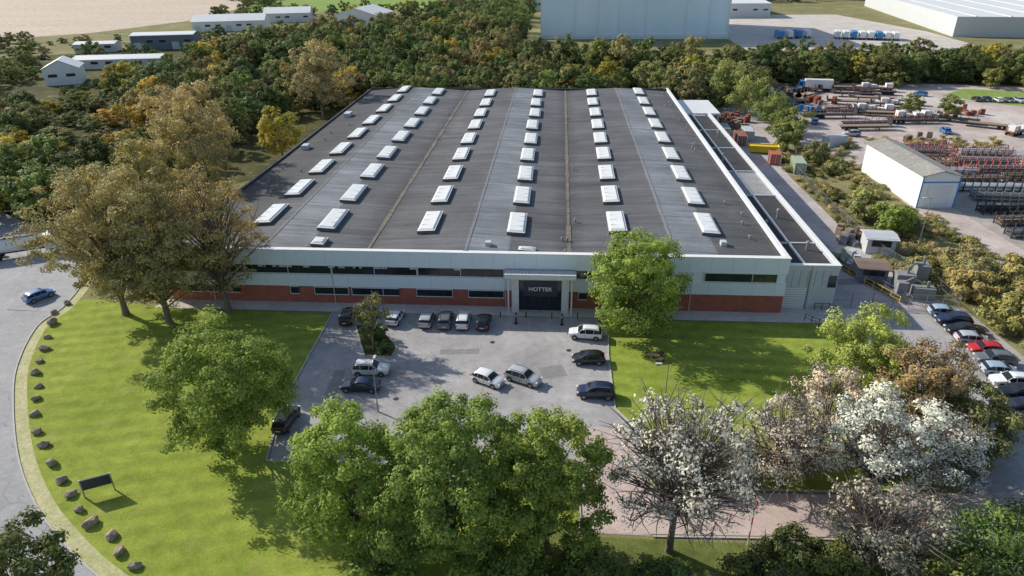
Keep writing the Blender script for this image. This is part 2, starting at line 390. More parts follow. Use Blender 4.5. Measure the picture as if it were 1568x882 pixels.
def skylight(mb,x,y,w,l,hh=.5):
    s=.029*(1 if any(EX[i]<=x<=(EX[i]+EX[i+1])/2 for i in range(3)) else -1)
    a,b_=w/2,l/2;P=[]
    for (ex,ey,h) in ((a,b_,-.1),(a,b_,hh),(a-.18,b_-.18,hh+.02),(a-.35,b_-.5,hh+.2)):
        for dx,dy in ((-ex,-ey),(ex,-ey),(ex,ey),(-ex,ey)): P.append((x+dx,y+dy,rz(x)+s*dx*2+h))
    F0=[(0,1,5,4),(1,2,6,5),(2,3,7,6),(3,0,4,7)]
    mb.add(P,F0,1);mb.add(P,[tuple(i+4 for i in f) for f in F0],0);mb.add(P,[tuple(i+8 for i in f) for f in F0]+[(12,13,14,15)],0)
    for t in (-.25,0.,.25):
        mb.box(x-a+.35,x+a-.35,y+t*l-.03,y+t*l+.03,rz(x)+hh+.17,rz(x)+hh+.215,2)
rows=[(-45.3,99.8,202.8),(-34.9,98.2,200.5),(-19.5,98,198.6),(-5.9,98,198.7),(9.2,99.3,200),(22.9,98.7,201.2)]
for rx,ya,yb in rows:
    for i in range(9): skylight(mb,rx+random.uniform(-.12,.12),ya+(yb-ya)*i/8+random.uniform(-.2,.2),2.7,8.3)
skylight(mb,-34.2,89.5,1.9,2.6);skylight(mb,-4.0,88.4,2.4,1.3,.35)
mb.build('rooflights',[sky_m,frame_m,trim_m],W)
mb=MB()
for i in range(34):
    vx=random.choice([-26.9,1.95,28.5,-50,-53,28.9])+random.uniform(-1.2,1.2);vy=random.uniform(88,204)
    mb.tube([(vx,vy,rz(vx)-.1),(vx,vy,rz(vx)+.5)],.12,0,8);mb.tube([(vx,vy,rz(vx)+.5),(vx,vy,rz(vx)+.65)],[.22,.1],0,8)
mb.box(-10,-9.2,89,89.9,7.8,8.9,1);mb.box(23.5,24.3,91,92,7.8,8.7,1)
mb.box(-54.5,-53.2,140,142,7.7,8.7,1);mb.box(-54,-52.5,170,173,7.7,8.8,1)
mb.build('roof_vents',[vent_m,grey_m],W)
A=empty('warehouse_annex')
AX0,AX1,AY0,AY1=32.0,39.3,88.0,182.
mb=MB()
mb.box(AX0,AX1,AY0,AY1,0,6.0,0)
mb.box(AX0-.0,AX1+.08,AY0-.08,AY0+.4,6.0,6.7,0);mb.box(AX1-.4,AX1+.08,AY0+.4,AY1,6.0,6.7,0)
mb.build('walls',[grey_m],A)
mb=MB();mb.box(AX0,AX1+.14,AY0-.14,AY0+.5,6.7,6.82);mb.box(AX1-.5,AX1+.14,AY0+.5,AY1,6.7,6.82);mb.box(34.9,35.15,AY0+.5,AY1,6.05,6.3)
mb.build('coping',[trim_m],A)
mb=MB();mb.box(AX0+.05,AX1-.4,AY0+.4,119,6.0,6.06,0);mb.box(AX0+.05,AX1-.4,119,133,6.0,6.05,1);mb.box(AX0+.05,AX1-.4,133,AY1,6.0,6.06,0)
for q in (97,118.6,133,150,166): mb.box(AX0+.05,AX1-.4,q,q+.3,6.06,6.3,2)
mb.build('flat_roof',[black_m,M('grey_membrane',(.34,.34,.34),(.24,.24,.24),.5),grey_m],A)
mb=MB();mb.box(32.2,35.4,AY0-.06,AY0,0,3.2,0);mb.box(35.7,37.9,AY0-.05,AY0,0,2.4,1)
mb.box(32.1,32.25,AY0-.1,AY0,0,6.5,2);mb.box(35.5,35.62,AY0-.1,AY0,0,6.5,2);mb.box(38.1,39.2,AY0-.06,AY0,3.4,5.2,3)
for i in range(8): mb.box(32.2,35.4,AY0-.09,AY0-.06,.3+i*.38,.34+i*.38,2)
for i in range(7): mb.box(32.1+i*1.03,32.14+i*1.03,AY0-.03,AY0,3.4,6.4,2)
mb.build('doors',[palegrey_m,grey_m,steel_m,glass_m],A)
mb=MB()
for (px,py,l) in ((37,95,1.2),(36.3,108,1.4),(33.4,104,1.),(34,140,1.6),(37,160,1.2)): mb.tube([(px,py,6),(px,py,6+l)],.18,0,8);mb.tube([(px,py,6+l),(px,py,6.25+l)],[.32,.2],0,8)
mb.build('roof_flues',[vent_m],A)
C=empty('loading_canopy')
mb=MB();mb.box(33,43,186,203,5.4,5.8,0)
for q in (33.4,42.6):
    for r_ in (186.5,194,202.5): mb.box(q-.15,q+.15,r_-.15,r_+.15,0,5.4,1)
mb.box(33,36,188,203,0,5.4,1);mb.build('canopy_roof',[palegrey_m,grey_m],C)

# ------------------------------------------------------------ other buildings
def shed(name,x0,x1,y0,y1,h,ridge,wall,roof,axis='x',rot=0,doors=0):
    E=empty(name,((x0+x1)/2,(y0+y1)/2,0),rot);a,b_=(x1-x0)/2,(y1-y0)/2
    mb=MB();mb.box(-a,a,-b_,b_,0,h,0)
    if axis=='x':
        mb.add([(-a,-b_,h),(-a,b_,h),(-a,0,h+ridge),(a,-b_,h),(a,b_,h),(a,0,h+ridge)],[(0,2,1),(3,4,5)],0)
        R=[(-a-.4,-b_-.4,h-.1),(a+.4,-b_-.4,h-.1),(a+.4,0,h+ridge+.05),(-a-.4,0,h+ridge+.05),(a+.4,b_+.4,h-.1),(-a-.4,b_+.4,h-.1)]
    else:
        mb.add([(-a,-b_,h),(a,-b_,h),(0,-b_,h+ridge),(-a,b_,h),(a,b_,h),(0,b_,h+ridge)],[(0,1,2),(3,5,4)],0)
        R=[(-a-.4,-b_-.4,h-.1),(-a-.4,b_+.4,h-.1),(0,b_+.4,h+ridge+.05),(0,-b_-.4,h+ridge+.05),(a+.4,b_+.4,h-.1),(a+.4,-b_-.4,h-.1)]
    mb.build('walls',[wall],E)
    m2=MB();m2.add(R,[(0,1,2,3),(3,2,4,5)],0);o=m2.build('roof',[roof],E);md=o.modifiers.new('s','SOLIDIFY');md.thickness=.15
    m3=MB()
    n=max(1,int(2*a/6))
    for i in range(n):
        cx=-a+(i+.5)*2*a/n
        if i%3==0 and doors: m3.box(cx-1.7,cx+1.7,-b_-.06,-b_-.01,0,min(3.6,h-.5),1)
        else: m3.box(cx-1.5,cx+1.5,-b_-.06,-b_-.01,h*.5,h*.5+1.1,0)
    m3.build('windows_and_doors',[glass_m,grey_m],E)
    return E
bw=M('bright_white_render',(.84,.84,.82),(.78,.78,.76),.5,.6)
E=empty('white_workshop',(72.9,142.8,0),rad(3))
mb=MB();mb.box(-3.6,3.6,-12,12,0,6.3,0);mb.add([(-3.6,-12,6.3),(3.6,-12,6.3),(0,-12,7.2),(-3.6,12,6.3),(3.6,12,6.3),(0,12,7.2)],[(0,1,2),(3,5,4)],0);mb.build('walls',[bw],E)
mb=MB();mb.add([(-3.9,-12.3,6.25),(-3.9,12.3,6.25),(0,12.3,7.3),(0,-12.3,7.3),(3.9,12.3,6.25),(3.9,-12.3,6.25)],[(0,1,2,3),(3,2,4,5)],0);o=mb.build('roof',[M('fibre_cement_roof',(.36,.34,.30),(.26,.25,.22),.3,fine=2)],E);md=o.modifiers.new('s','SOLIDIFY');md.thickness=.15
mb=MB();mb.box(-2.2,2.4,-12.08,-12.01,0,4.6,0);mb.box(-3.65,-3.4,-12.1,-12.01,0,6.2,1);mb.box(3.4,3.65,-12.1,-12.01,0,6.2,1);mb.box(-3.4,3.4,-12.1,-12.01,5.0,5.25,1)
for i in range(11): mb.box(-2.2,2.4,-12.1,-12.08,.3+i*.4,.34+i*.4,2)
mb.build('roller_door',[palegrey_m,blue_m,grey_m],E)
B=empty('cold_store_building')
mb=MB();mb.box(-10,88,389,470,0,40,0);mb.build('walls',[blu_m],B)
mb=MB()
for q in (8,20,31,45,66,78): mb.box(q,q+.35,388.5,389,0,40,0)
mb.box(-10.4,-9.6,388.5,389,0,40,0);mb.box(87.6,88.4,388.5,389,0,40,0);mb.box(-9.6,87.6,388.7,389,1,2.5,0);mb.build('downpipes',[trim_m],B)
mb=MB();mb.box(-10.4,88.4,388.5,470.5,40,40.6,0);mb.build('roof',[palegrey_m],B)
shed('loading_warehouse',100,140,500,560,9,1,grey_m,palegrey_m,'x',0,1)
E=empty('distribution_warehouse',(0,0,0))
mb=MB();Pq=[(207,396),(420,372),(450,560),(236,590)]
mb.add([(a,b_,0) for a,b_ in Pq]+[(a,b_,10) for a,b_ in Pq],[(0,1,5,4),(1,2,6,5),(2,3,7,6),(3,0,4,7)],0);mb.add([(a,b_,10) for a,b_ in Pq],[(0,1,2,3)],1);mb.build('walls_and_roof',[grey_m,palegrey_m],E)
mb=MB()
for i in range(13):
    t=(i+.5)/13
    mb.rbox(207+213*t+14,396-24*t+90,.8,180,9.95,10.3,-.14,0)
mb.build('roof_seams',[grey_m],E)
dkw=M('dark_cladding',(.15,.17,.21),(.19,.21,.25),.3)
shed('office_block',-216,-186,350,364,7,.8,dkw,palegrey_m,'x',rad(12),1)
shed('industrial_unit',-240,-221,340,350,4,.8,grey_m,palegrey_m,'x',rad(12),1)
shed('industrial_unit',-224,-182,428,450,6,3,palegrey_m,palegrey_m,'x',rad(14),1)
shed('industrial_unit',-200,-170,478,500,6,3,grey_m,palegrey_m,'x',rad(14),1)
shed('industrial_unit',-140,-112,450,480,7,4,palegrey_m,palegrey_m,'y',rad(-8),1)
shed('white_house',-196,-184,254,266,6,3,bw,palegrey_m,'y',rad(25))
shed('low_workshop',-208,-172,292,304,4.0,1,grey_m,palegrey_m,'x',rad(10))
shed('roadside_unit',-25,25,560,600,8,3,grey_m,palegrey_m,'x',0,1)
shed('site_hut',51.8,56.2,107.4,111.2,2.9,.2,grey_m,grey_m,'x',rad(-8))
shed('site_hut',46.5,50.5,96.5,100,2.6,.2,dkw,M('rusty_sheet',(.26,.17,.13),(.16,.12,.09),.6),'x',rad(-8))

# ------------------------------------------------------------ vegetation
def tree_mesh(name,seed,R,Hh,base=.22,nc=70,per=150,ls=.22,cr=.2,shape='round',limbs=24,bark=None,twigs=0,trunk_r=None,lvb=0.,rlo=.35,rhi=1.1,gap=.24,top=0.):
    g=np.random.default_rng(seed);rr=random.Random(seed)
    z0=Hh*base;zc=(Hh+z0)/2;hz=(Hh-z0)/2
    nb=max(10,nc//4);d=g.normal(size=(nb,3));d/=np.linalg.norm(d,axis=1)[:,None]
    for _ in range(14):
        df=d[:,None]-d[None];dist=np.linalg.norm(df,axis=2)+np.eye(nb)*9
        d=d+.010*(df/dist[...,None]**3).sum(1);d/=np.linalg.norm(d,axis=1)[:,None]
    br=.70+.16*g.random(nb);br[g.random(nb)<.25]*=.55
    bc=d*br[:,None];bi=np.arange(nc)%nb
    o_=g.normal(size=(nc,3));o_/=np.linalg.norm(o_,axis=1)[:,None];cc=bc[bi]+o_*(gap*g.random(nc)**.45)[:,None]
    t=(cc[:,2]+1)/2
    if shape=='poplar': wf=np.clip(1.12-.55*np.abs(t-.42)**1.5*2,.25,1.1)
    elif shape=='egg': wf=np.clip(1.15-.55*np.clip(t-.3,0,1),.3,1.15)
    else: wf=np.ones(nc)
    ph=g.uniform(0,6.28,3);az=np.arctan2(cc[:,1],cc[:,0]);ev=1+.07*np.sin(2*az+ph[0])+.06*np.sin(3*az+ph[1]+3*cc[:,2])
    cen=np.stack([cc[:,0]*wf*R*ev,cc[:,1]*wf*R*ev,zc+cc[:,2]*hz*.97],1)
    crad=R*cr*g.uniform(.6,1.25,nc)
    n=nc*per;ci=np.repeat(np.arange(nc),per)
    dd=g.normal(size=(n,3));dd/=np.linalg.norm(dd,axis=1)[:,None]
    pos=cen[ci]+dd*(crad[ci]*g.uniform(rlo,rhi,n))[:,None]*np.array([1,1,.72])
    out=cen[ci]-np.array([0,0,zc]);out/=np.linalg.norm(out,axis=1)[:,None]+1e-6
    nor=dd*.95+out*.4+g.normal(size=(n,3))*.4+np.array([0,0,.4]);nor/=np.linalg.norm(nor,axis=1)[:,None]
    a=np.cross(nor,g.normal(size=(n,3)));a/=np.linalg.norm(a,axis=1)[:,None]+1e-6
    b_=np.cross(nor,a);s=ls*g.uniform(.6,1.3,n)
    if top: s=s*np.clip(.45+top*(pos[:,2]-z0)/(2*hz),.2,1.3)
    sa=a*s[:,None];sb=b_*(s*.62)[:,None]
    V=np.stack([pos-sa,pos-sb,pos+sa,pos+sb],1).reshape(-1,3)
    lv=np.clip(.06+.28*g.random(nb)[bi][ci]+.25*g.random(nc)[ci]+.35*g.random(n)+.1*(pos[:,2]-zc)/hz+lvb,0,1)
    keep=V[:,2].reshape(-1,4).min(1)>.15
    V=V.reshape(-1,4,3)[keep].reshape(-1,3);lv=lv[keep]
    nl=len(lv)
    mb=MB();tr=trunk_r or max(.16,Hh*.018)
    wx,wy=rr.uniform(-.4,.4),rr.uniform(-.4,.4)
    tp=[(0,0,-.2),(wx*.2,wy*.2,z0*.5),(wx*.5,wy*.5,z0+.2*hz),(wx,wy,zc),(wx*1.5,wy*1.4,zc+hz*.65)]
    mb.tube(tp,[tr*1.35,tr,tr*.85,tr*.55,tr*.12],0,8,False)
    idx=rr.sample(range(nc),min(limbs,nc))
    for i in idx:
        c=cen[i];f=rr.uniform(.15,.6);zz=z0*.8+(c[2]-z0*.8)*f*.8
        zz=max(z0*.75,min(zz,zc+hz*.5));k=(zz/(zc+hz*.65))
        s0=(wx*k,wy*k,zz);mid=(c[0]*.5+rr.uniform(-.5,.5),c[1]*.5+rr.uniform(-.5,.5),zz+(c[2]-zz)*.62)
        mb.tube([s0,mid,tuple(c)],[tr*.36,tr*.2,tr*.06],0,5,False)
        for _ in range(twigs):
            e=(c[0]+rr.gauss(0,1)*crad[i]*.9,c[1]+rr.gauss(0,1)*crad[i]*.9,c[2]+rr.gauss(.3,.8)*crad[i])
            st=mid if rr.random()<.35 else tuple(c)
            mb.tube([st,((st[0]+e[0])/2+rr.uniform(-.3,.3),(st[1]+e[1])/2,(st[2]+e[2])/2+.2),e],[.06,.04,.015],0,4,False)
    WV=np.array(mb.v);WF=np.array(mb.f)
    verts=np.concatenate([V,WV]);faces=np.concatenate([np.arange(nl*4).reshape(-1,4),WF+nl*4])
    me=bpy.data.meshes.new(name);me.vertices.add(len(verts));me.vertices.foreach_set('co',verts.ravel())
    me.loops.add(faces.size);me.loops.foreach_set('vertex_index',faces.ravel())
    me.polygons.add(len(faces));me.polygons.foreach_set('loop_start',np.arange(0,faces.size,4));me.polygons.foreach_set('loop_total',np.full(len(faces),4))
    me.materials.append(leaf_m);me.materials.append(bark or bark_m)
    me.polygons.foreach_set('material_index',np.concatenate([np.zeros(nl,int),np.ones(len(WF),int)]))
    me.update(calc_edges=True)
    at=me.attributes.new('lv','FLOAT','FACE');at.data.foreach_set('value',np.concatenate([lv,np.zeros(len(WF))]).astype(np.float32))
    return me
def tree(name,x,y,h,R,color,seed,**k):
    me=tree_mesh(name,seed,R,h,**k);o=bpy.data.objects.new(name,me);o.location=(x,y,0);o.color=(*color,1);return link(o)
G1=(.225,.31,.08);G3=(.33,.42,.09);BR=(.46,.38,.18);YE=(.48,.41,.09);DG=(.10,.14,.045)
tree('poplar_tree',-61.0,81.5,23.5,8.8,BR,11,base=.10,nc=280,per=105,ls=.18,cr=.14,shape='poplar',limbs=60)
tree('poplar_tree',-53.6,79.5,23.5,7.2,(.42,.36,.17),12,base=.09,nc=230,per=105,ls=.18,cr=.155,shape='poplar',limbs=60)
tree('poplar_tree',-46.6,83.0,22.5,6.6,(.40,.33,.16),13,base=.14,nc=180,per=65,ls=.17,cr=.16,shape='poplar',limbs=120,twigs=4)
tree('poplar_tree',-68,104,21,7,(.38,.34,.14),14,base=.1,nc=150,per=110,ls=.23,cr=.18,shape='poplar')
tree('poplar_tree',-69,122,24,8,BR,15,base=.1,nc=160,per=100,ls=.25,cr=.17,shape='poplar')
tree('poplar_tree',-77,136,25,9.5,(.48,.38,.20),16,base=.1,nc=170,per=100,ls=.26,cr=.17,shape='poplar')
tree('birch_tree',-66.5,158,14,5.2,YE,17,base=.1,nc=90,per=90,ls=.28,cr=.22,shape='egg')
tree('poplar_tree',-70,201,24,9,(.46,.39,.21),18,base=.1,nc=130,per=90,ls=.32,cr=.18,shape='egg')
tree('maple_tree',10.6,80.3,14.8,7.3,(.27,.36,.09),21,base=.04,nc=260,per=130,ls=.17,cr=.155,limbs=20)
tree('maple_tree',-32.6,54.0,15.0,7.5,G1,22,base=.08,nc=270,per=140,ls=.155,cr=.145,limbs=30)
tree('maple_tree',-17.2,43.5,14.0,5.8,G3,23,base=.03,nc=220,per=140,ls=.145,cr=.155,shape='egg')
tree('maple_tree',-8.2,41.8,17.2,6.4,(.235,.32,.08),24,base=.03,nc=300,per=140,ls=.145,cr=.145,shape='egg')
tree('maple_tree',-.2,42.3,15.8,5.4,(.22,.30,.075),25,base=.03,nc=230,per=140,ls=.145,cr=.155,shape='egg')
tree('whitebeam_tree',10.3,43,15.8,6.8,(.78,.75,.71),26,base=.26,nc=150,per=50,ls=.145,cr=.16,limbs=150,twigs=8,bark=palebark_m,trunk_r=.28,top=.75)
tree('whitebeam_tree',22,51.5,10.5,5.0,(.66,.61,.56),27,base=.10,nc=100,per=55,ls=.15,cr=.19,limbs=90,twigs=8,bark=palebark_m,top=.6)
tree('whitebeam_tree',30,50.5,11.5,5.3,(.86,.85,.82),28,base=.12,nc=130,per=75,ls=.15,cr=.17,limbs=90,twigs=7,bark=palebark_m,top=.7)
tree('whitebeam_tree',36,51.5,9.5,4.6,(.84,.82,.79),29,base=.12,nc=95,per=70,ls=.15,cr=.19,limbs=65,twigs=7,bark=palebark_m,top=.7)
tree('whitebeam_tree',28,58,9.5,4.4,(.7,.64,.58),30,base=.12,nc=75,per=60,ls=.15,cr=.19,limbs=55,twigs=7,bark=palebark_m,top=.6)
tree('whitebeam_tree',27,42,9,4.8,(.56,.53,.45),31,base=.1,nc=80,per=40,ls=.15,cr=.2,limbs=75,twigs=9,bark=palebark_m)
tree('lime_tree',34.6,67.5,11.5,5.6,(.44,.50,.15),32,base=.03,nc=180,per=110,ls=.16,cr=.165)
tree('beech_tree',39.5,62.3,10.3,5.0,(.40,.30,.17),33,base=.06,nc=150,per=100,ls=.15,cr=.18,limbs=60,twigs=4)
tree('ornamental_tree',-23.2,74,8,2.7,(.34,.34,.12),34,base=.3,nc=44,per=50,ls=.14,cr=.26,limbs=34,twigs=4)
tree('ash_tree',-36.0,28.8,15,4.6,(.14,.17,.06),35,base=.2,nc=150,per=110,ls=.15,cr=.17)
def bush(name,x,y,h,R,color,seed,**k):
    kk=dict(base=.0,nc=70,per=90,ls=.15,cr=.25,limbs=16,trunk_r=.1,twigs=2);kk.update(k)
    return tree(name,x,y,h,R,tuple(c*1.7 for c in color),seed,**kk)
bush('shrub',-23.5,76.5,2.6,1.7,(.07,.1,.03),40,nc=24,per=70);bush('shrub',-21.8,73.6,1.8,1.1,(.09,.12,.03),41,nc=18,per=60);bush('shrub',-25.2,78.8,2,1.2,(.1,.1,.04),42,nc=18,per=60)
bi=50
for (x_,y_,h_,R_,c_) in [(43,57,6.5,4,(.14,.145,.065)),(40,55,5,3,(.16,.13,.06)),(35.5,41.5,6.5,4.6,(.10,.145,.045)),(40,43,6.5,4.8,(.12,.16,.045)),(45,42,7,5,(.11,.15,.045)),(31,39,5,3.6,(.12,.15,.05)),(45,61,5.5,3.4,(.14,.15,.06)),
    (14,53,3.6,3.2,(.19,.175,.11)),(18,53.5,3.2,3.2,(.15,.14,.08)),(24,55,4.2,3.6,(.24,.2,.15)),(33,56,4,3.5,(.26,.2,.14)),(20.5,43.0,2.4,2.6,(.09,.11,.04)),(24,41.5,3,2.8,(.10,.12,.04)),(-2,51,3,2.5,DG),(-9,50.5,3,2.6,(.07,.1,.03)),(3,38,4,3.4,(.09,.12,.04)),(10,38.5,2.6,3,DG),(17,40,2.6,3,(.09,.11,.04)),(-14,38,5,4,(.13,.18,.05)),(-4,37,5,4,(.12,.17,.045))]:
    bush('shrub',x_,y_,h_,R_,c_,bi);bi+=1
for (x_,y_,h_,R_,c_) in [(60,92,4.6,3.6,(.26,.22,.10)),(63,97,4.5,3.6,(.22,.2,.10)),(60.5,83,5,3.6,(.18,.18,.07)),(62,76,5.5,3.6,(.16,.17,.06)),(66,88,5,4,(.2,.19,.09)),(57,99.5,3,2.4,(.22,.2,.08)),
    (59.5,116.5,6,4,(.14,.19,.05)),(57,123,7,3,(.2,.21,.09)),(63,121,3.5,3,(.13,.15,.06)),(65,104,3,3,(.22,.2,.1)),(70,98,4,3.4,(.22,.2,.09)),(57,172,8,4,(.16,.18,.07)),(60,180,9.5,5,(.13,.15,.05)),(58,190,11,5.5,(.12,.15,.05)),(61,201,11,6,(.17,.2,.07)),(56,210,12,6,(.2,.22,.08)),(52,222,15,7,(.19,.21,.08)),(60,160,5,3.4,(.15,.15,.07)),(62,152,3,3,(.17,.17,.07)),(55,135,2.4,2.2,(.18,.17,.07)),(64,138,2.4,2.4,(.18,.18,.08))]:
    bush('scrub_bush' if h_<8 else 'willow_tree',x_,y_,h_,R_,c_,bi,ls=.24,per=80);bi+=1

wl=empty('distant_woodland')
T=[tree_mesh('woodland_tree_%d'%i,100+i,5.2,12.5,base=.02,nc=88,per=46,ls=.34,cr=.21,limbs=5,shape=('round','egg','round','egg','poplar')[i%5]) for i in range(8)]
pal=[(.16,.205,.075),(.18,.235,.08),(.235,.26,.10),(.12,.16,.065),(.28,.275,.125),(.20,.22,.095),(.28,.24,.125),(.15,.20,.08)]
def inpoly(x,y,P):
    c=False;j=len(P)-1
    for i in range(len(P)):
        if (P[i][1]>y)!=(P[j][1]>y) and x<(P[j][0]-P[i][0])*(y-P[i][1])/(P[j][1]-P[i][1])+P[i][0]: c=not c
        j=i
    return c
clear=[(-245,-172,326,372),(-235,-165,400,455),(-210,-160,462,505),(-150,-100,420,490),(-206,-172,228,274),(-216,-162,270,310),(-18,124,310,476),(89,220,305,560),(-230,-165,206,232),(200,460,290,600)]
def crown(a,c,h,w,q,p=wl):
    o=bpy.data.objects.new('crown',random.choice(T));o.location=(a,c,-.3);o.scale=(w,w*random.uniform(.9,1.1),h);o.rotation_euler=(0,0,random.uniform(0,6.28));o.color=(*q,1);o.parent=p;col.objects.link(o)
def wood(P,sp,hmin,hmax,yel=.08,keep=1.):
    xs=[p[0] for p in P];ys=[p[1] for p in P];y=min(ys)
    while y<max(ys):
        x=min(xs)
        while x<max(xs):
            a=x+random.uniform(-.45,.45)*sp;c=y+random.uniform(-.45,.45)*sp
            x+=sp
            if random.random()>keep: continue
            if not inpoly(a,c,P) or any(k[0]<a<k[1] and k[2]<c<k[3] for k in clear): continue
            h=random.uniform(hmin,hmax)/12.5;w=h*random.uniform(.85,1.35)*(1.25 if hmax<9.5 else 1)
            if c>145 and abs(a+.735*c)<15: h*=.5;w*=.8
            q=random.choice(pal) if random.random()>yel*.8 else (random.uniform(.38,.5),random.uniform(.33,.40),.085)
            f=random.uniform(.8,1.25);crown(a,c,h,w,(q[0]*f,q[1]*f,q[2]*f))
        y+=sp*.9
wood([(-60,214),(64,216),(66,262),(40,278),(-60,285),(-120,240),(-80,208)],8.3,8.5,14,.07)
wood([(-70,285),(-18,280),(60,276),(80,300),(0,312),(-18,330),(-130,330)],9,8,11,.06)
wood([(-140,285),(-60,285),(-18,320),(-18,385),(-90,400),(-150,360)],10.5,11,16,.07,.85)
wood([(-14,392),(-18,330),(-90,395),(-95,440),(-60,520),(-14,520)],13.5,12,18,.05,.8)
wood([(-120,128),(-92,112),(-84,150),(-80,175),(-78,205),(-120,245),(-178,238),(-200,180)],8.8,8,13,.18)
wood([(-120,245),(-60,290),(-140,330),(-215,290),(-240,230),(-178,238)],9.5,6,10.5,.12,.9)
wood([(-200,180),(-240,220),(-330,200),(-230,110),(-125,104)],9.5,8,12,.18)
wood([(-250,225),(-215,290),(-150,330),(-150,400),(-250,380),(-345,375),(-380,260)],13,5,8.5,.08,.6)
wood([(66,256),(150,262),(300,248),(330,275),(330,290),(180,292),(80,294)],8,9.5,13.5,.05)
wood([(-250,455),(-160,505),(-105,520),(-20,560),(-20,600),(-150,560),(-250,520)],14,7,11,.1,.6)
wood([(-430,770),(-280,650),(-250,560),(-240,600),(-270,680),(-400,800)],14,7,10,.1)
wood([(-900,392),(-332,380),(-300,392),(-340,400),(-900,412)],12,4,7,.12,.45)
wood([(-30,610),(140,610),(400,690),(400,760),(-30,700)],18,9,15,.05)
wood([(-600,820),(300,800),(600,900),(600,960),(-600,960)],26,9,15,.05)
wood([(-150,104),(-118,108),(-100,122),(-120,128),(-190,150),(-190,110)],8.5,8,12,.2)
for (a,c,h) in [(2,262,19),(14,266,17),(22,262,18.5),(32,268,16),(40,262,15.5),(-8,268,17),(48,268,16.5),(-22,276,17),(-30,270,16),(62,266,15),(-45,262,16.5),(78,268,14.5)]:
    crown(a,c,h/12.5,1.25,random.choice(pal))
for (x_,y_) in [(112,205),(105,213),(160,250),(172,246),(150,254),(185,240),(118,254),(96,256),(88,254),(195,200),(62,240),(68,250)]:
    crown(x_,y_,random.uniform(.4,.75),random.uniform(.5,.8),(.28,.29,.11))
sc=empty('waste_ground_scrub')
S=tree_mesh('scrub_clump',300,1.6,1.7,base=0,nc=16,per=36,ls=.14,cr=.36,limbs=3,trunk_r=.05)
for _ in range(460):
    a=random.uniform(52,72);c=random.uniform(94,172)
    if 68.5<a<77.5 and 129<c<156: continue
    if random.random()<.35: a=random.uniform(72,112);c=random.choice([random.uniform(97,102),random.uniform(172,184)])
    o=bpy.data.objects.new('clump',S);o.location=(a,c,0);h=random.uniform(.25,.9);o.scale=(h*1.4,h*1.4,h);o.rotation_euler=(0,0,random.random()*6);o.color=(*random.choice([(.36,.32,.15),(.25,.27,.1),(.45,.38,.22)]),1);o.parent=sc;col.objects.link(o)

# ------------------------------------------------------------ boulders
def boulder(x,y,s,seed):
    import bmesh
    bm=bmesh.new();bmesh.ops.create_icosphere(bm,subdivisions=3,radius=1);r_=random.Random(seed)
    pl=[(Vector((r_.gauss(0,1),r_.gauss(0,1),r_.gauss(0,1))).normalized(),r_.uniform(.55,.85)) for _ in range(12)]
    for v in bm.verts:
        for n_,d_ in pl:
            t=v.co.dot(n_)-d_
            if t>0: v.co-=n_*t*.95
        v.co+=Vector((r_.uniform(-1,1),r_.uniform(-1,1),r_.uniform(-1,1)))*.025
        v.co.x*=s*1.15;v.co.y*=s*.85;v.co.z*=s*.72
    me=bpy.data.meshes.new('boulder');bm.to_mesh(me);bm.free();me.materials.append(rock_m)
    o=bpy.data.objects.new('boulder',me);o.location=(x,y,s*.38);o.rotation_euler=(r_.uniform(-.2,.2),r_.uniform(-.2,.2),r_.uniform(0,3));link(o)
for i,(x_,y_) in enumerate([(-72.8,83.8),(-72.6,81),(-70.9,78.1),(-69,74.4),(-67.3,71.5),(-66.1,68.6),(-64.7,66),(-62.5,63.3),(-60.5,60.9),(-58.5,58.1),(-56.2,55.1),(-53.9,53),(-51.1,50.3),(-48.6,48),(-46.4,46.2),(-44.3,44.4),(-42.1,42.8),(-39.3,41.5),(-37.5,39.8),(-35.4,38.4)]):
    boulder(x_+(1.1 if i<8 else .5)+random.uniform(-.2,.2),y_+.3,random.uniform(.46,.82),i)

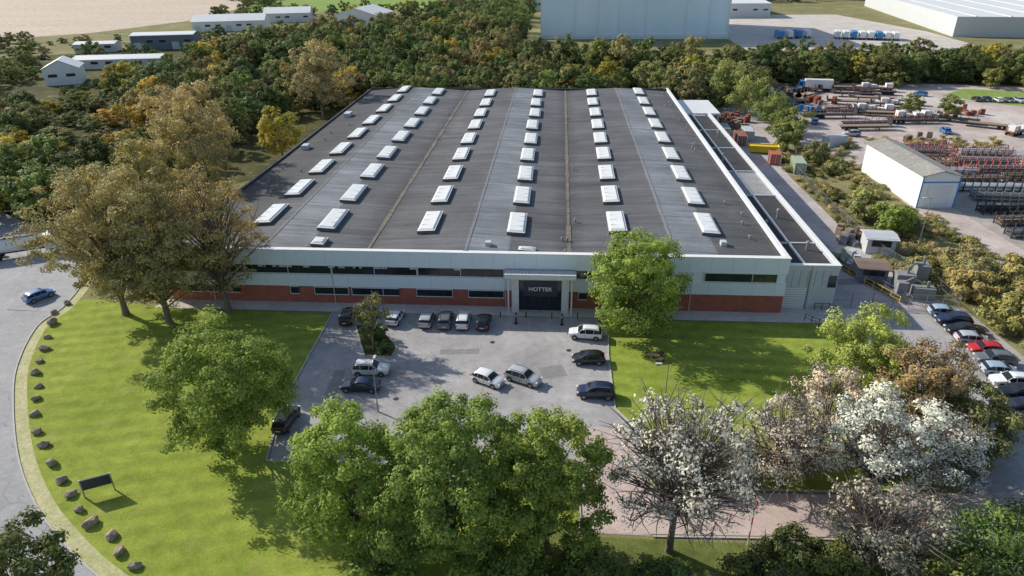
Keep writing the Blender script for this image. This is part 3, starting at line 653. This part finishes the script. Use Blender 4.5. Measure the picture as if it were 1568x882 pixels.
# ------------------------------------------------------------ cars
def car_mesh(kind):
    L={'hatch':4.1,'suv':4.45,'saloon':4.65}[kind];Wd=1.8;Ht={'hatch':1.5,'suv':1.66,'saloon':1.45}[kind];h=L/2
    bz={'hatch':.92,'suv':1.02,'saloon':.9}[kind]
    if kind=='saloon': st=[(-h,.70,0),(-h+.05,.88,0),(-h+.3,.95,0),(-h+.72,.97,0),(-h+1.35,.93,Ht-.1),(-h+1.7,.92,Ht-.02),(-.1,.91,Ht),(.35,.9,Ht-.03),(1.12,.93,0),(1.5,.88,0),(h-.3,.78,0),(h-.06,.66,0),(h,.5,0)]
    elif kind=='suv': st=[(-h,.75,0),(-h+.04,1.0,0),(-h+.1,1.08,0),(-h+.42,1.05,Ht-.12),(-h+.8,1.04,Ht-.02),(-.3,1.03,Ht),(.35,1.02,Ht-.03),(1.02,1.05,0),(1.45,1.02,0),(h-.3,.94,0),(h-.06,.8,0),(h,.6,0)]
    else: st=[(-h,.7,0),(-h+.04,.92,0),(-h+.12,.99,0),(-h+.5,.95,Ht-.14),(-h+.85,.94,Ht-.03),(-.3,.93,Ht),(.35,.92,Ht-.03),(1.08,.96,0),(1.45,.9,0),(h-.3,.8,0),(h-.06,.68,0),(h,.5,0)]
    k=12;V=[];m=len(st)
    for (x,zt,zr) in st:
        e=max(0,min(1,(h-abs(x))/.45));w=Wd/2*(.82+.18*e**.5);zb=.2+.12*(1-e)
        if zr: half=[(w*.86,zb),(w*.97,.34),(w,zt*.62),(w*.975,zt),(w*.80,zr-.07),(w*.66,zr)]
        else: half=[(w*.86,zb),(w*.97,.34),(w,min(zt*.62,.6)),(w*.97,zt-.07),(w*.86,zt-.01),(w*.5,zt+.015)]
        V+=[(x,-a,z) for a,z in half]+[(x,a,z) for a,z in half[::-1]]
    F=[];MI=[]
    for i in range(m-1):
        c0,c1=st[i][2]>0,st[i+1][2]>0
        for j in range(k):
            mi=0
            if j==11: mi=2
            elif c0 and c1 and j in (3,7): mi=1
            elif c0!=c1 and j in (3,4,5,6,7): mi=1
            F.append((i*k+j,(i+1)*k+j,(i+1)*k+(j+1)%k,i*k+(j+1)%k));MI.append(mi)
    F.append(tuple(range(k)));MI.append(0);F.append(tuple((m-1)*k+j for j in range(k))[::-1]);MI.append(0)
    me=bpy.data.meshes.new('t');me.from_pydata(V,[],F);me.polygons.foreach_set('material_index',MI);me.polygons.foreach_set('use_smooth',[True]*len(F))
    for q in (paint_m,cglass_m,dark_m): me.materials.append(q)
    cr=me.attributes.new('crease_edge','FLOAT','EDGE')
    for ed in me.edges:
        a,b2=ed.vertices;ja,jb=a%k,b2%k
        if ja==jb and ja in (3,8,4,7): cr.data[ed.index].value=.75
    o=bpy.data.objects.new('t',me);col.objects.link(o);md=o.modifiers.new('s','SUBSURF');md.levels=2;md.render_levels=2
    dg=bpy.context.evaluated_depsgraph_get();em=bpy.data.meshes.new_from_object(o.evaluated_get(dg));bpy.data.objects.remove(o)
    ex=MB()
    for sx in (-h+.8,h-.84):
        for sy in (-1,1):
            y=sy*(Wd/2-.12)
            ex.tube([(sx,y-sy*.1,.37),(sx,y+sy*.115,.37)],.385,2,18)
            ex.tube([(sx,y-sy*.11,.33),(sx,y+sy*.13,.33)],.325,3,18)
            ex.tube([(sx,y+sy*.12,.33),(sx,y+sy*.14,.33)],.21,4,12)
    for sy in (-1,1):
        ex.rbox(h-.16,sy*.62,.26,.34,.6 if kind!='suv' else .72,.73 if kind!='suv' else .86,-sy*.45,5)
        ex.rbox(-h+.05,sy*.68,.1,.26,.74,.95,sy*.25,6)
        ex.rbox(.82,sy*1.0,.14,.2,bz+.02,bz+.15,0,0)
        for xx,hh in ((.0,.0),(-h+1.15,.02)):
            ex.tube([(xx,sy*.888,bz-.03),(xx-.02,sy*.715,Ht-.07-hh)],.035,0,5)
        ex.tube([(1.08,sy*.86,bz),(.38,sy*.70,Ht-.07)],.035,0,5)
        ex.box(-.01,.01,sy*.905-.004,sy*.905+.004,.36,bz-.06,2);ex.box(.9,.92,sy*.9-.004,sy*.9+.004,.4,bz-.1,2)
    ex.box(h-.05,h+.012,-.42,.42,.36,.5,2);ex.box(h-.07,h-.02,-.4,.4,.56,.64,2);ex.box(h+.01,h+.025,-.26,.26,.39,.48,5);ex.box(-h-.02,-h+.01,-.26,.26,.58,.68,5);ex.box(-h-.005,-h+.05,-.7,.7,.28,.42,2)
    if kind=='suv':
        for sy in (-1,1): ex.box(-1.5,.3,sy*.62-.02,sy*.62+.02,Ht-.01,Ht+.04,4)
    n0=len(em.vertices);vv=[tuple(v.co) for v in em.vertices]+ex.v;ff=[tuple(p.vertices) for p in em.polygons]+[tuple(i+n0 for i in f) for f in ex.f]
    mi=[p.material_index for p in em.polygons]+ex.m;sm=[True]*len(em.polygons)+[False]*len(ex.f)
    me2=bpy.data.meshes.new('car_'+kind);me2.from_pydata(vv,[],ff)
    for q in (paint_m,cglass_m,dark_m,tyre,steel_m,lamp_m,red_m): me2.materials.append(q)
    me2.polygons.foreach_set('material_index',mi);me2.polygons.foreach_set('use_smooth',sm);me2.update();return me2
CM={k:car_mesh(k) for k in ('hatch','suv','saloon')}
WHT=(.82,.82,.81);BLK=(.012,.012,.014);SIL=(.45,.47,.49);GRY=(.14,.15,.16);NAV=(.015,.025,.07);BLU=(.04,.18,.46);RED=(.5,.02,.02);LBL=(.34,.44,.54)
def car(x,y,a,kind,c,name='parked_car'):
    o=bpy.data.objects.new(name,CM[kind]);o.location=(x,y,.02);o.rotation_euler=(0,0,rad(a));o.color=(*c,1);return link(o)
for q in [(-28.7,81.6,92,'suv',BLK),(-22,81.6,84,'hatch',WHT),(-17.5,81.2,88,'hatch',SIL),(-14.9,81.2,92,'suv',GRY),(-12.4,81.2,90,'suv',WHT),(-9.6,81,88,'hatch',BLK),
          (4.2,78.4,176,'suv',WHT),(4.4,72.4,182,'hatch',BLK),(-22.2,68.6,2,'suv',WHT),(-22.6,65.2,180,'saloon',NAV),(-7.7,67.3,-28,'hatch',WHT),(-3.5,67.8,-26,'suv',SIL),(5.0,65.3,178,'suv',NAV),(-29,58.4,88,'suv',BLK)]: car(*q)
rc=[('hatch',LBL),('suv',NAV),('saloon',BLK),('hatch',SIL),('hatch',RED),('suv',GRY),('hatch',LBL),('suv',WHT),('suv',BLK),('saloon',NAV),('suv',BLK),('hatch',GRY)]
for i,(k_,c_) in enumerate(rc): car(54.3-(.03*i*i if i>5 else 0)*.6+random.uniform(-.2,.2),86.8-i*2.42,174+random.uniform(-2,2) if i%3 else -6,k_,c_)
car(-76.8,85.6,62,'hatch',BLU,'moving_car')
for i in range(14): car(134+i*3.0,232-i*.5+random.uniform(-.3,.3),random.choice([85,265]),random.choice(['hatch','suv','saloon']),random.choice([WHT,BLK,SIL,GRY,NAV]))
for i in range(7): car(150+i*3.4,196-i*2.2,60,'suv',random.choice([WHT,BLU,GRY]))
for (a,c2) in [(120,240),(104,190),(78,186),(92,220),(73,200)]: car(a,c2,random.uniform(0,180),'suv',random.choice([WHT,SIL,BLU]))

# ------------------------------------------------------------ lorries, trailers
def wheels(mb,xs,yw,r=.5,mi=2):
    for x in xs:
        for s in (-1,1): mb.tube([(x,s*yw-.16,r),(x,s*yw+.16,r)],r,mi,12)
def lorry(name,x,y,a,tank=False,c=trim_m,cabc=trim_m):
    mb=MB()
    mb.box(-5.5,3.2,-.45,.45,.85,1.1,3)
    mb.add([(3.4,-1.2,.7),(5.4,-1.2,.7),(5.4,1.2,.7),(3.4,1.2,.7),(3.4,-1.2,3.4),(4.9,-1.15,3.4),(4.9,1.15,3.4),(3.4,1.2,3.4),(5.45,-1.2,1.9),(5.45,1.2,1.9)],[(0,3,2,1),(4,5,6,7),(0,1,8,5,4),(3,7,6,9,2),(3,0,4,7),(1,2,9,8)],1)
    mb.add([(5.5,-1.08,2.0),(5.5,1.08,2.0),(5.02,1.02,3.2),(5.02,-1.02,3.2)],[(0,1,2,3)],4)
    mb.box(4.0,4.9,-1.23,-1.2,2.0,2.9,4);mb.box(4.0,4.9,1.2,1.23,2.0,2.9,4)
    if tank:
        mb.tube([(-5.6,0,2.2),(-5.4,0,2.2),(3.0,0,2.2),(3.2,0,2.2)],[.9,1.2,1.2,.9],0,18);mb.box(-5,2.8,-.4,.4,3.35,3.5,3)
        for q in (-4,-2,0,2): mb.tube([(q,0,3.3),(q,0,3.6)],.3,3,10)
    else: mb.box(-5.8,3.2,-1.25,1.25,1.1,3.9,0)
    wheels(mb,(-4.6,-3.4,4.3),1.05)
    o=mb.build(name,[c,cabc,tyre,dark_m,glass_m],None,False,(x,y,0),rad(a));return o
lorry('tanker_lorry',-90.5,101,28,True)
lorry('box_lorry',-101,95.5,18)
for i in range(4): lorry('box_lorry',116+i*5.0,392+i*1.2,88,c=[blue_m,trim_m,blue_m,trim_m,blue_m][i],cabc=blue_m)
for i in range(8): lorry('box_lorry',146+i*3.8,392-i*1.0,75,c=[trim_m,trim_m,blue_m][i%3],cabc=[blue_m,trim_m][i%2])
lorry('box_lorry',88,248,170,c=palegrey_m,cabc=blue_m)
def trailer(x,y,a,load,name='flatbed_trailer'):
    mb=MB();mb.box(-6.6,6.6,-.5,-.35,.75,1.15,0);mb.box(-6.6,6.6,.35,.5,.75,1.15,0);mb.box(-6.8,6.8,-1.25,1.25,1.15,1.3,1)
    mb.box(6.6,6.8,-1.25,1.25,1.3,2.4,0);wheels(mb,(-5.4,-4.1,-2.8),1.05,.48,2)
    for s in (-1,1): mb.box(3.6,3.8,s*.8-.08,s*.8+.08,0,.75,0)
    if load:
        for q in range(7):
            xx=-6+q*2.0
            mb.box(xx-.06,xx+.06,-1.2,-1.08,1.3,2.5,3);mb.box(xx-.06,xx+.06,1.08,1.2,1.3,2.5,3)
        if load>1:
            for q in range(5): mb.box(-5.8+q*2.5,-3.7+q*2.5,-1,1,1.3,1.3+.4+.5*((q*7+load)%3),4)
    mb.build(name,[dark_m,[woodd_m,dark_m,rust_m][load%3],tyre,rust_m,[woodd_m,grey_m,palegrey_m][load%3]],None,False,(x,y,0),rad(a))
TR=[(84,193,4,0),(86,197,6,1),(100,201,3,1),(103,205,5,2),(112,203,150,1),(80,207,2,1),(82,212,3,1),(88,217,2,0),(104,222,165,2),(108,226,165,1),(101,232,168,0),(98,238,170,1),(106,242,170,1),(96,250,172,0),(108,248,172,2),(100,245,172,1),(84,242,40,1),(80,236,60,0),(124,190,30,2),(128,186,30,0),(74,226,80,1),(70,236,80,2),(78,232,80,0),(130,172,20,1),(136,178,20,1),(96,210,170,0),(94,214,170,2),(118,196,150,0),(140,168,25,1),(92,226,168,0)]
for t_ in TR: trailer(*t_)
redp_m=M('red_oxide_paint',(.55,.13,.09),(.42,.11,.08),1,.7)
def rack(x,y,a,n,c):
    mb=MB()
    for i in range(n):
        q=-n*.8+i*1.6
        for s in (-1.1,1.1): mb.box(q-.09,q+.09,s-.09,s+.09,0,2.2,0)
        mb.box(q-.08,q+.08,-1.1,1.1,1.0,1.15,0);mb.box(q-.08,q+.08,-1.1,1.1,.3,.45,0)
    for lv_ in (.45,1.15):
        for k_ in range(6):
            if random.random()<.8: mb.box(-n*.8,n*.8-1.6*random.random()*3,-1+k_*.34,-1+k_*.34+.2,lv_,lv_+.1+.35*random.random(),1)
    mb.build('storage_rack',[c,[dark_m,grey_m,woodd_m,steel_m][random.randrange(4)]],None,False,(x,y,0),rad(a))
for (x_,y_,n_,c_) in [(90,172,9,redp_m),(88,168,10,redp_m),(104,169,8,rust_m),(86,163,8,dark_m),(99,160,10,redp_m),(86,158,9,rust_m),(100,155,11,redp_m),(87,152,9,rust_m),(104,149,9,dark_m),(88,146,10,dark_m),(106,143,9,rust_m),(91,141,11,dark_m),(90,135,10,steel_m),(104,134,9,dark_m),(89,129,9,dark_m),(101,127,9,rust_m),(87,123,8,dark_m),(97,119,9,dark_m),(86,116,8,dark_m),(96,111,9,dark_m),(86,108,7,steel_m),(96,104,7,dark_m)]:
    rack(x_+random.uniform(-1.5,1.5),y_+random.uniform(-.6,.6),random.uniform(-5,7),n_,c_)
def container(name,x,y,a,m,l=6.1):
    mb=MB();mb.box(-l/2,l/2,-1.2,1.2,.12,2.55,0)
    n=int(l/.35)
    for i in range(n):
        q=-l/2+.2+i*(l-.4)/n
        for s in (-1,1): mb.box(q,q+.15,s*1.2-.03,s*1.2+.03,.3,2.4,0)
    for sx in (-l/2,l/2):
        for s in (-1.15,1.15): mb.box(sx-.1,sx+.1,s-.1,s+.1,0,2.62,1)
    mb.box(-l/2-.06,-l/2,-.05,.05,.2,2.5,1)
    for q in (-.6,.6): mb.tube([(-l/2-.05,q,.2),(-l/2-.05,q,2.5)],.03,1,6)
    mb.build(name,[m,grey_m],None,False,(x,y,0),rad(a))
container('shipping_container',54.5,154.5,82,greenp_m);container('shipping_container',50.8,160,82,redp_m,3.2)
container('shipping_container',47.0,178,86,rust_m);container('shipping_container',50,183,86,grey_m);container('shipping_container',44.5,186,86,greenp_m);container('shipping_container',70,176,30,grey_m)
mb=MB();mb.box(-3,3,-1.1,1.1,.3,1.1,0);mb.add([(-3,-1.1,1.1),(3,-1.1,1.1),(3.6,-1.3,1.9),(-3.6,-1.3,1.9),(-3,1.1,1.1),(3,1.1,1.1),(3.6,1.3,1.9),(-3.6,1.3,1.9)],[(0,1,2,3),(5,4,7,6),(1,5,6,2),(4,0,3,7)],0);mb.box(-2.8,2.8,-.9,.9,0,.3,1);mb.box(-3.2,3.2,-1.0,1.0,1.5,1.7,0)
mb.build('yellow_skip',[yellow_m,dark_m],None,False,(50.5,169,0),rad(-10))
def stack(x,y,m,n=9,name='pallet_stack',s=5):
    mb=MB()
    for i in range(n):
        hh=random.uniform(.6,2.4);cx,cy=random.uniform(-s,s),random.uniform(-s*.8,s*.8);k_=int(hh/.16);an=random.uniform(0,3)
        for j in range(k_): mb.rbox(cx,cy,1.2,1.0,j*.16,j*.16+.11,an+j*.01,0)
    mb.build(name,[m],None,False,(x,y,0))
stack(47,196,woodd_m,20);stack(50,203,rust_m,16);stack(55,230,woodd_m,18,s=7);stack(74,250,woodd_m,20,s=8);stack(84,228,rust_m,12);stack(52,115,woodd_m,10,s=2.4);stack(50,112,steel_m,6,s=1.5);stack(94,182,woodd_m,12);stack(48,104,grey_m,5,s=1.6);stack(120,215,rust_m,14,s=6);stack(76,215,blue_m,6,s=3)

# ------------------------------------------------------------ fences, railings, plant
def fence(name,pts,h,mat,sp=2.5,rails=2,mesh=0):
    mb=MB()
    for (a,b_) in zip(pts[:-1],pts[1:]):
        d=math.hypot(b_[0]-a[0],b_[1]-a[1]);n=max(1,round(d/sp));an=math.atan2(b_[1]-a[1],b_[0]-a[0])
        for i in range(n+1):
            t=i/n;mb.rbox(a[0]+(b_[0]-a[0])*t,a[1]+(b_[1]-a[1])*t,.08,.08,0,h,an)
        for r_ in range(rails):
            z=h*(r_+1)/rails-.05;mb.rbox((a[0]+b_[0])/2,(a[1]+b_[1])/2,d,.05,z-.03,z+.02,an)
        if mesh:
            m_=int(d/mesh)
            for i in range(m_):
                t=i/m_;mb.rbox(a[0]+(b_[0]-a[0])*t,a[1]+(b_[1]-a[1])*t,.03,.02,.1,h-.1,an)
    mb.build(name,[mat])
fence('palisade_fence',[(39.5,89),(48,88.8),(57,88.6)],2.2,steel_m,2.5,2,.22)
fence('palisade_fence',[(57,88.6),(56.5,96),(53.5,106),(52.6,125),(53,150),(58,168)],2.2,steel_m,2.7,2,.35)
fence('palisade_fence',[(70,97),(112,98)],2.2,steel_m,2.7,2,.35)
fence('steel_handrail',[(43.5,112),(45.2,101),(49.5,90)],1.2,yellow_m,1.8,2)
fence('steel_handrail',[(45.0,112),(46.9,101),(51.2,90)],1.2,steel_m,1.8,2)
fence('steel_handrail',[(34.5,84.4),(36.6,82.2)],1.1,dark_m,1,2)
fence('steel_handrail',[(36.8,87.6),(38.8,87.6),(39.4,84.6)],1.1,dark_m,1,2)
mb=MB();mb.add([(43.7,112,.5),(45,112,.5),(46.7,101,.5),(45.4,101,.5),(51,90,.45),(49.7,90,.45)],[(0,1,2,3),(3,2,4,5)],0);mb.build('raised_walkway',[black_m])
mb=MB()
for (a,c2,sx,sy,h) in ((52,95,2.6,2,2.6),(55,96.5,1.8,1.8,3.4),(53.5,92,3,1.4,1.8),(50.6,92.4,1.4,1.2,2.4)): mb.rbox(a,c2,sx,sy,.2,h,rad(-8),0);mb.rbox(a,c2,sx+.3,sy+.3,0,.2,rad(-8),1)
for (a,c2,h) in ((52.3,95,3.6),(55,96.4,4.6),(54,92,2.7)): mb.tube([(a,c2,0),(a,c2,h)],.22,1,8)
mb.tube([(52.3,95,3.4),(53.6,96,3.7),(55,96.4,3.4)],.18,1,8);mb.tube([(50.6,92.4,2.2),(52,92.6,2.9),(53.5,92,2.2)],.15,0,8)
mb.build('extraction_plant',[vent_m,steel_m],bev=.03)
mb=MB()
for i in range(3):
    mb.rbox(44+i*2,104+i*1.3,1.1,1.1,0,1.4,.3,0)
mb.tube([(42,114,.9),(42,114,0)],.5,1,12);mb.tube([(41.2,96,0),(41.2,96,1.2),(41.2,96,1.4)],[.55,.55,.2],1,14)
mb.build('waste_bin_group',[greenp_m,steel_m],bev=.03)

# ------------------------------------------------------------ street furniture
def lamp(x,y,h,a=0,name='street_lamp',m=None):
    mb=MB();mb.tube([(0,0,0),(0,0,1.2),(0,0,1.25),(0,0,h)],[.11,.11,.075,.05],0,8)
    mb.tube([(0,0,h),(.35,0,h+.12),(.8,0,h+.15)],.04,0,6);mb.box(.7,1.35,-.13,.13,h+.08,h+.2,1);mb.box(.75,1.3,-.1,.1,h+.05,h+.08,2)
    mb.build(name,[m or steel_m,grey_m,lamp_m],None,False,(x,y,0),rad(a))
lamp(-19.5,61,6.5,90);lamp(12.2,61.5,7,180);lamp(16.3,52.3,6,-90);lamp(37,214,10,180);lamp(68,205,9,0);lamp(-70,90,8,180);lamp(61,110,9,180);lamp(60,245,9,0)
def pole(x,y,h):
    mb=MB()
    for i in range(6): mb.tube([(0,0,h*i/6),(0,0,h*(i+1)/6)],.06,i%2,8)
    mb.box(-.04,.04,-.3,.3,h-.1,h+.35,1)
    mb.build('height_marker_post',[trim_m,red_m],None,False,(x,y,0))
pole(17.2,44.0,5);pole(17.4,51.2,3.2)
mb=MB();mb.box(-1.25,1.25,-.05,.05,.9,2.1,0);mb.box(-1.3,1.3,-.06,-.051,2.02,2.12,1);mb.box(-1.32,-1.22,-.07,.07,0,2.15,1);mb.box(1.22,1.32,-.07,.07,0,2.15,1)
mb.build('estate_sign_board',[navy_m,steel_m],None,False,(-43.2,46.9,0),rad(28))
mb=MB()
for i in range(5): mb.box(-.9,.9,-.36+i*.15,-.36+i*.15+.13,.72,.76,0)
for s in (-1,1):
    mb.box(-.9,.9,s*.75-.13,s*.75-.01,.43,.47,0);mb.box(-.9,.9,s*.75+.01,s*.75+.13,.43,.47,0)
    mb.box(s*.6-.04,s*.6+.04,-.88,.88,.36,.43,0)
    for t in (-1,1): mb.add([(s*.6-.04,t*.7-.05,0),(s*.6+.04,t*.7-.05,0),(s*.6+.04,t*.7+.05,0),(s*.6-.04,t*.7+.05,0),(s*.6-.04,t*.25-.05,.72),(s*.6+.04,t*.25-.05,.72),(s*.6+.04,t*.25+.05,.72),(s*.6-.04,t*.25+.05,.72)],[(0,1,5,4),(1,2,6,5),(2,3,7,6),(3,0,4,7)],0)
o=mb.build('picnic_table',[table_m],None,False,(12.9,73.6,.01),rad(15));o.scale=(1.15,1.15,1.05)
for xx in (-5.2,1.1):
    mb=MB();mb.tube([(0,0,0),(0,0,.05),(0,0,.06),(0,0,1.6),(0,0,1.8)],[.3,.3,.14,.14,.03],0,12);mb.tube([(0,0,1.2),(0,0,1.3)],.17,1,12);mb.build('entrance_bollard',[dark_m,trim_m],None,False,(xx,81.6,0))
for i in range(4):
    mb=MB();mb.tube([(0,0,0),(0,0,.9),(0,0,1.0)],[.08,.08,.03],0,8);mb.build('bollard',[dark_m],None,False,(-7.5+i*3.6,83.3,0))

# ------------------------------------------------------------ sun, sky, camera
sd=Vector((-1.5,.8,1.0)).normalized();el=math.asin(sd.z);az=math.atan2(sd.x,sd.y)
L=bpy.data.lights.new('sun','SUN');L.energy=5;L.angle=rad(.5);L.color=(1,.95,.86)
lo=bpy.data.objects.new('sun',L);lo.rotation_euler=sd.to_track_quat('Z','Y').to_euler();link(lo)
w=bpy.data.worlds.new('World');scene.world=w;w.use_nodes=True;nt=w.node_tree
s=nt.nodes.new('ShaderNodeTexSky');s.sky_type='NISHITA';s.sun_disc=False;s.sun_elevation=el;s.sun_rotation=az
bg=nt.nodes['Background'];bg.inputs[1].default_value=.14;nt.links.new(s.outputs[0],bg.inputs[0])
cd=bpy.data.cameras.new('camera');cd.lens=36*1045/1568;cd.clip_end=6000;cam=bpy.data.objects.new('camera',cd);link(cam)
p=rad(26.9);ps=rad(4);f=Vector((-math.sin(ps)*math.cos(p),math.cos(ps)*math.cos(p),-math.sin(p)))
r=Vector((math.cos(ps),math.sin(ps),0));u=r.cross(f);ro=rad(-.6)
r2=r*math.cos(ro)+u*math.sin(ro);u2=-r*math.sin(ro)+u*math.cos(ro)
m=Matrix((r2,u2,-f)).transposed().to_4x4();m.translation=(0,0,47);cam.matrix_world=m
scene.camera=cam
